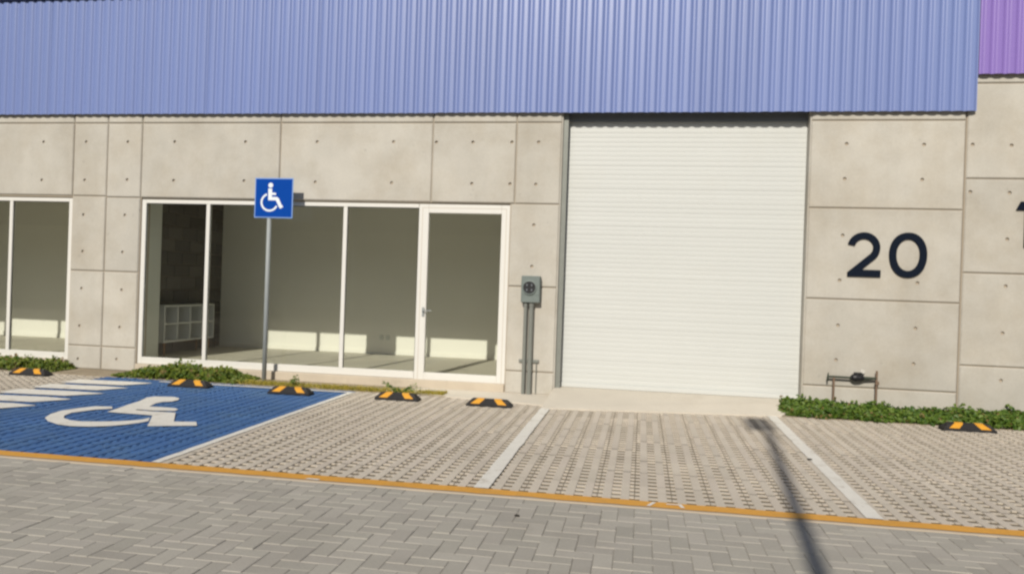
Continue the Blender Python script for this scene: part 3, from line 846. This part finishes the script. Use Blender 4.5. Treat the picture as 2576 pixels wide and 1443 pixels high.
wc = (0.395, 0.61); ri, ro = 0.185, 0.232
arc = [math.radians(110+k*(225)/40) for k in range(41)]
outer = [(wc[0]+ro*math.cos(a), wc[1]-ro*math.sin(a)) for a in arc]; inner = [(wc[0]+ri*math.cos(a), wc[1]-ri*math.sin(a)) for a in arc]
sym.prism(outer+inner[::-1], sf, D0, D1)
sym.build('wheelchair_symbol', 'sign_white', plate, fix=True)
bk = MB()
for z in (czs-0.15, czs+0.15): bk.cbox(-0.035, 0.035, -0.028, -0.022, z-0.012, z+0.012, 0.002)
bk.build('bracket', 'galv', sg_t)

# electric meter with conduits
mt = thing('electric_meter', (-1.40, 0, 0), 'grey electric meter box with round socket and conduits on the pier', 'electric meter')
q0 = fp(1312, 693, -0.11); q1 = fp(1357, 762, -0.11)
mx0, mx1, mz0, mz1 = q0.x, q1.x, q1.z, q0.z
bx = MB().cbox(mx0, mx1, -0.11, 0.001, mz0, mz1, 0.008); box = rel(bx, mt.location).build('box', 'meter', mt)
rel(MB().cbox(mx0+0.008, mx1-0.008, -0.114, -0.1095, mz0+0.10, mz1-0.010, 0.003), mt.location).build('cover', 'meter', box)
mc = fp(1332, 723, -0.11)
rg = MB(); n = 28
for r_, d in ((0.092, -0.113), (0.092, -0.128), (0.080, -0.130), (0.074, -0.118)):
    rg.v += [(mc.x+r_*math.cos(2*math.pi*k/n), d, mc.z+r_*math.sin(2*math.pi*k/n)) for k in range(n)]
for i in range(3): rg.f += [(i*n+k, i*n+(k+1) % n, (i+1)*n+(k+1) % n, (i+1)*n+k) for k in range(n)]
rel(rg, mt.location).build('socket_ring', 'meter', box, fix=True)
dk = MB(); dk.tube([(mc.x, -0.1135, mc.z), (mc.x, -0.120, mc.z)], 0.077, 28)
rel(dk, mt.location).build('socket', 'black', box, fix=True)
jw = MB()
for a, b_ in ((-0.03, 0.03), (0.03, 0.03), (-0.03, -0.03), (0.03, -0.03)): jw.cbox(mc.x+a-0.008, mc.x+a+0.008, -0.134, -0.119, mc.z+b_-0.014, mc.z+b_+0.014, 0.002)
rel(jw, mt.location).build('terminal', 'steel_dark', box)
ft = fp(1319, 900, -0.05); ft2 = fp(1332, 900, -0.05)
for px, r_ in ((ft.x-0.004, 0.024), (ft2.x+0.004, 0.030)):
    rel(MB().tube([(px, -0.05, 0.0), (px, -0.05, mz0+0.004)], r_, 14), mt.location).build('conduit', 'pvc', mt)
    cp = MB().tube([(px, -0.05, mz0-0.045), (px, -0.05, mz0+0.002)], r_+0.006, 14)
    rel(cp, mt.location).build('coupling', 'pvc', mt)
zb_ = fp(1325, 908, -0.05).z
rel(MB().cbox(ft.x-0.075, ft2.x+0.115, -0.028, 0.001, zb_-0.018, zb_+0.018, 0.003), mt.location).build('strut', 'pvc', mt)
rel(MB().tube([(ft2.x+0.085, -0.02, 0.0), (ft2.x+0.085, -0.02, zb_)], 0.006, 8), mt.location).build('ground_rod', 'pvc', mt)

# water meter on its pipe frame
wy = -0.065
def wp(u, v): return fp((2940+u*500/2576)/1.49068, (1330+v*500/2576)/1.49068, wy)
wl, wr, wmid = wp(965, 420), wp(1790, 455), wp(1415, 400)
wm = thing('water_meter', (wmid.x, wy, 0.0), 'black water meter on a raised pipe frame above the green bed', 'water meter')
for p, top_ in ((wl, wl.z), (wr, wp(1800, 310).z)):
    rel(MB().tube([(p.x, wy, -0.02), (p.x, wy, top_)], 0.0125, 10), wm.location).build('riser', 'brass', wm)
b = MB()
b.tube([(wp(840, 410).x, wy, wl.z), (wl.x, wy, wl.z), (wmid.x-0.05, wy, wl.z-0.002)], 0.013, 10)
rel(b, wm.location).build('inlet_pipe', 'green_pipe', wm)
rel(MB().tube([(wmid.x+0.05, wy, wl.z-0.002), (wr.x, wy, wr.z)], [0.022, 0.013], 10), wm.location).build('outlet_pipe', 'green_pipe', wm)
vx = wp(845, 410).x
rel(MB().tube([(vx, wy, wl.z-0.055), (vx, wy, wl.z-0.01), (vx+0.006, wy, wl.z+0.045)], [0.008, 0.012, 0.006], 8), wm.location).build('valve', 'green_pipe', wm)
rel(MB().tube([(wr.x+0.006, wy-0.006, wr.z-0.075), (wr.x+0.006, wy-0.006, wr.z-0.035)], 0.022, 8), wm.location).build('valve', 'brass', wm)
body = rel(MB().tube([(wmid.x-0.075, wy, wl.z), (wmid.x-0.05, wy, wl.z+0.002), (wmid.x-0.02, wy, wl.z+0.003), (wmid.x+0.03, wy, wl.z+0.002), (wmid.x+0.075, wy, wl.z-0.004)], [0.018, 0.040, 0.047, 0.042, 0.022], 14), wm.location).build('meter_body', 'black', wm, fix=True)
rel(MB().tube([(wmid.x, wy-0.0, wl.z+0.03), (wmid.x, wy, wl.z+0.062)], 0.042, 16), wm.location).build('register', 'black', body, fix=True)
lid = MB().cbox(-0.026, 0.026, -0.004, 0.004, 0.0, 0.042, 0.002)
lo = lid.build('lid', 'lid', body); lo.location = (0.05, 0.0, wl.z+0.060); lo.rotation_euler = (math.radians(-12), math.radians(28), 0)

# white cube shelf with legs, standing along the block wall
SHX, y0s, y1s, z0s, z1s = -7.03, 0.84, 2.20, 0.335, 0.895
shf = thing('cube_shelf', (-7.17, 1.5, 0.125), 'white cube shelf of eight compartments on wooden legs inside the window', 'shelf')
dpt = 0.31; xb = SHX-dpt; tk = 0.022
def sp(mb, name, m='shelf'): return rel(mb, shf.location).build(name, m, shf)
sp(MB().cbox(xb, SHX, y0s, y1s, z1s-tk, z1s, 0.002), 'top_board'); sp(MB().cbox(xb, SHX, y0s, y1s, z0s, z0s+tk, 0.002), 'bottom_board')
zm = (z0s+z1s)/2
sp(MB().cbox(xb+0.012, SHX-0.002, y0s+tk, y1s-tk, zm-tk/2, zm+tk/2, 0.002), 'shelf_board')
for k in range(5):
    y = y0s+(y1s-y0s-tk)*k/4
    if k in (0, 4): sp(MB().cbox(xb, SHX, y, y+tk, z0s+tk, z1s-tk, 0.002), 'side_board')
    else:
        sp(MB().cbox(xb+0.012, SHX-0.002, y, y+tk, z0s+tk, zm-tk/2, 0.002), 'divider'); sp(MB().cbox(xb+0.012, SHX-0.002, y, y+tk, zm+tk/2, z1s-tk, 0.002), 'divider')
sp(MB().box(xb+0.002, xb+0.011, y0s+tk, y1s-tk, z0s+tk, z1s-tk), 'back_board')
for lx in (xb+0.05, SHX-0.05):
    for ly in (y0s+0.08, y1s-0.08):
        sp(MB().tube([(lx, ly, 0.125), (lx, ly, z0s+0.002)], [0.013, 0.022], 10), 'leg', 'wood')

# street lamp behind the viewer; its shadow falls across the bay
tipg = gp(1930, 1072)
HL = 8.0
base = tipg - Vector((SUN.x, SUN.y, 0))*(HL/(-SUN.z))
farg = gp(2062, 1440)                                            # the pole leans a little: its shadow runs through here
lean = (tipg.x-farg.x)/(tipg.y-farg.y)*(tipg.y-base.y)
base.x = tipg.x-lean
lp = thing('street_lamp', (base.x, base.y, -0.075), 'tall grey street lamp on the far side of the street', 'street lamp')
MB().tube([(0, 0, 0), (0, 0, 0.35), (0, 0, 0.36), (0, 0, HL+0.075)], [0.11, 0.11, 0.062, 0.046], 16).build('pole', 'galv', lp)
lp.rotation_euler.y = math.atan2(tipg.x-SUN.x*HL/(-SUN.z)-base.x, HL)
MB().cbox(-0.18, 0.18, -0.18, 0.18, 0, 0.03, 0.004).build('base_plate', 'galv', lp)
MB().tube([(0, 0, HL+0.03), (-0.06, 0.04, HL+0.07), (-0.14, 0.06, HL+0.095)], 0.035, 10).build('arm', 'galv', lp)
hd = MB().cbox(-0.20, 0.06, -0.20, 0.34, HL+0.05, HL+0.22, 0.02).build('lamp_head', 'steel_dark', lp)
MB().cbox(-0.17, 0.03, -0.10, 0.28, HL+0.043, HL+0.05, 0.002).build('lens', 'sign_white', hd)

# unseen row of units, added so the panes mirror something dark, not sky
opp = thing('added_opposite_building', (-4, -24, -0.075), 'unseen long concrete building added across the street to darken the pane reflections', 'building')
MB().box(-46, 46, -6, 0, 0, 3.6).build('wall', 'concrete', opp)
MB().box(-46, 46, -6, 0.06, 3.6, 6.0).build('cladding', 'navy', opp)
for k in range(9):
    MB().box(-44+k*10, -39+k*10, 0.0, 0.05, 0.1, 3.2).build('roller_shutter', 'shutter', opp)

# small stray bits on the paving
for (u, v, s, lb) in ((1301, 1299, 0.011, 'small dark pebble lying on the herringbone street'), (2037, 1157, 0.014, 'small dark clod beside the white line')):
    c = gp(u, v); b = bmesh.new(); bmesh.ops.create_icosphere(b, subdivisions=2, radius=s)
    r_ = random.Random(int(u))
    for q in b.verts: q.co = Vector((q.co.x*1.5, q.co.y*1.1, max(q.co.z*0.6, -0.4*s)))*(1+r_.uniform(-.15, .15))
    me = bpy.data.meshes.new('pebble'); b.to_mesh(me); b.free(); me.materials.append(MAT['pebble'])
    tag(link('pebble', me, None, (c.x, c.y, 0.008)), lb, 'pebble')

# ================================================================ PLANTS
def leaf(b, p, nrm, size, rr, asp=0.8):
    n = nrm.normalized(); t = n.orthogonal().normalized()
    a = rr.uniform(0, 2*math.pi); t = (t*math.cos(a)+n.cross(t)*math.sin(a)); s = n.cross(t)
    L_, W = size, size*asp
    fold = n*size*0.13
    pts = [p-t*L_*0.5, p-t*L_*0.22+s*W*0.5+fold, p+t*L_*0.15+s*W*0.42+fold, p+t*L_*0.55-n*size*0.1, p+t*L_*0.15-s*W*0.42+fold, p-t*L_*0.22-s*W*0.5+fold]
    b.add(pts, [(0, 1, 2, 3), (0, 3, 4, 5)])
def noise2(x, y):
    return (math.sin(x*3.1+1.3)+math.sin(x*7.7+y*5.1)+math.sin(x*13.3-y*9.7+2.0)*0.8+math.sin(x*23.1+y*17.3)*0.6)/3.4
def bed(label, poly_fn, x0, x1, count, hgt, m, seed, cat_label=None, size=(0.02, 0.062), sprig=0.10):
    rr = random.Random(seed); b = MB()
    made = 0
    while made < count:
        x = rr.uniform(x0, x1); yf, yb = poly_fn(x)
        if yb-yf < 0.02: continue
        y = rr.uniform(yf, yb)
        e = min(1, (y-yf)/0.10+0.25)*min(1, (x-x0)/0.12+0.2)*min(1, (x1-x)/0.12+0.2)
        h = hgt(x, y)*e
        if h <= 0.01: continue
        z = h*(1-abs(rr.gauss(0, 0.28)))
        if rr.random() < sprig: z = h*rr.uniform(1.0, 1.4)
        if z < 0.005: z = rr.uniform(0.005, h)
        nrm = Vector((rr.gauss(0, 0.55), rr.gauss(-0.35, 0.5), rr.uniform(0.35, 1.0)))
        leaf(b, Vector((x, y, z)), nrm, rr.uniform(*size), rr); made += 1
    # trailing stems
    for k in range(int((x1-x0)*14)):
        x = rr.uniform(x0, x1); yf, yb = poly_fn(x)
        if yb-yf < 0.02: continue
        y = rr.uniform(yf, yb); h = hgt(x, y)
        if h < 0.03: continue
        b.tube([(x, y, 0.0), (x+rr.uniform(-.02, .02), y+rr.uniform(-.02, .02), h*0.6), (x+rr.uniform(-.05, .05), y+rr.uniform(-.03, .03), h*1.05)], [0.003, 0.0025, 0.0015], 4, cap=False)
    o = b.build('ground_cover', m); tag(o, label, 'plant', kind='stuff'); return o
bed('dense green ground cover along the numbered concrete wall', lambda x: (-0.60+0.02*math.sin(x*9)+max(0, 1.95-x)*0.25, -0.03), 1.58, 6.2, 15000,
    lambda x, y: 0.078+0.05*noise2(x, y)+0.07*max(0, (y+0.5)), 'leaf', 21)
xa, xb_ = gp(262, 942).x, gp(592, 955).x
bed('low green leafy clump behind the blue bay', lambda x: (-0.60, -0.05), -6.95, -4.95, 5200,
    lambda x, y: 0.12*max(0, min(1, (x+6.95)/0.75))*max(0.0, min(1, (-4.93-x)/0.45))*(1.0+0.45*noise2(x*1.3, y)), 'leaf_olive', 22)
bed('green leafy patch below the neighbour window', lambda x: (-0.60, -0.05), -11.0, -7.72, 5200,
    lambda x, y: 0.12*max(0.0, min(1, (-7.66-x)/0.4))*(1.0+0.5*noise2(x*1.3, y)), 'leaf_olive', 23)
# yellowish grass strip between the sign and the weed
def grass(label, x0, x1, yf, yb, count, h, seed, m='grass'):
    rr = random.Random(seed); b = MB()
    for k in range(count):
        x = rr.uniform(x0, x1); y = rr.uniform(yf(x), yb(x))
        dens = 0.5+0.5*noise2(x*1.7, y*2)
        if rr.random() > dens+0.25: continue
        hh_ = h*rr.uniform(0.4, 1.1); a = rr.uniform(0, 2*math.pi); l = rr.uniform(0.3, 1.1)*hh_; w_ = rr.uniform(0.002, 0.0045)
        d = Vector((math.cos(a), math.sin(a), 0)); s = Vector((-d.y, d.x, 0))*w_
        p = Vector((x, y, 0.0)); mid = p+d*l*0.35+Vector((0, 0, hh_*0.7)); tip = p+d*l+Vector((0, 0, hh_))
        b.add([p-s, p+s, mid+s*0.8, mid-s*0.8, tip], [(0, 1, 2, 3), (3, 2, 4)])
    o = b.build('grass', m); tag(o, label, 'grass', kind='stuff')
grass('thin yellowish grass along the foot of the window', -5.2, -2.35, lambda x: -0.60+max(0, x+3.3)*0.05, lambda x: -0.33, 6500, 0.05, 31)
def weed(label, loc, n, spread, hgt, seed):
    rr = random.Random(seed)
    t = thing('weed', loc, label, 'weed')
    st = MB(); lv = MB()
    for k in range(n):
        a = rr.uniform(-0.5, math.pi+0.5) if k else math.pi/2
        tip = Vector((math.cos(a)*spread*rr.uniform(0.5, 1), rr.uniform(-.08, .08), hgt*rr.uniform(0.55, 1)))
        mid = tip*0.5+Vector((0, 0, hgt*0.22))
        st.tube([(0, 0, 0), mid, tip], [0.004, 0.003, 0.0015], 5)
        for q in range(11):
            f_ = 0.25+0.75*q/10
            p = mid*(2*f_*(1-f_))+tip*(f_*f_)
            p = Vector(p)+Vector((rr.gauss(0, .012), rr.gauss(0, .012), rr.gauss(0, .01)))
            leaf(lv, p, Vector((rr.gauss(0, .6), rr.gauss(-.4, .5), 1)), rr.uniform(0.022, 0.045), rr, 0.55)
    st.build('stem', 'leaf', t); lv.build('foliage', 'leaf', t)
c = gp(993, 1000); weed('small sprawling green weed growing behind a wheel stop', (c.x, c.y+0.16, 0.0), 9, 0.30, 0.17, 41)
c = gp(735, 975); weed('tiny upright green weed beside the sign pole', (c.x, c.y+0.05, 0.0), 4, 0.06, 0.15, 42)
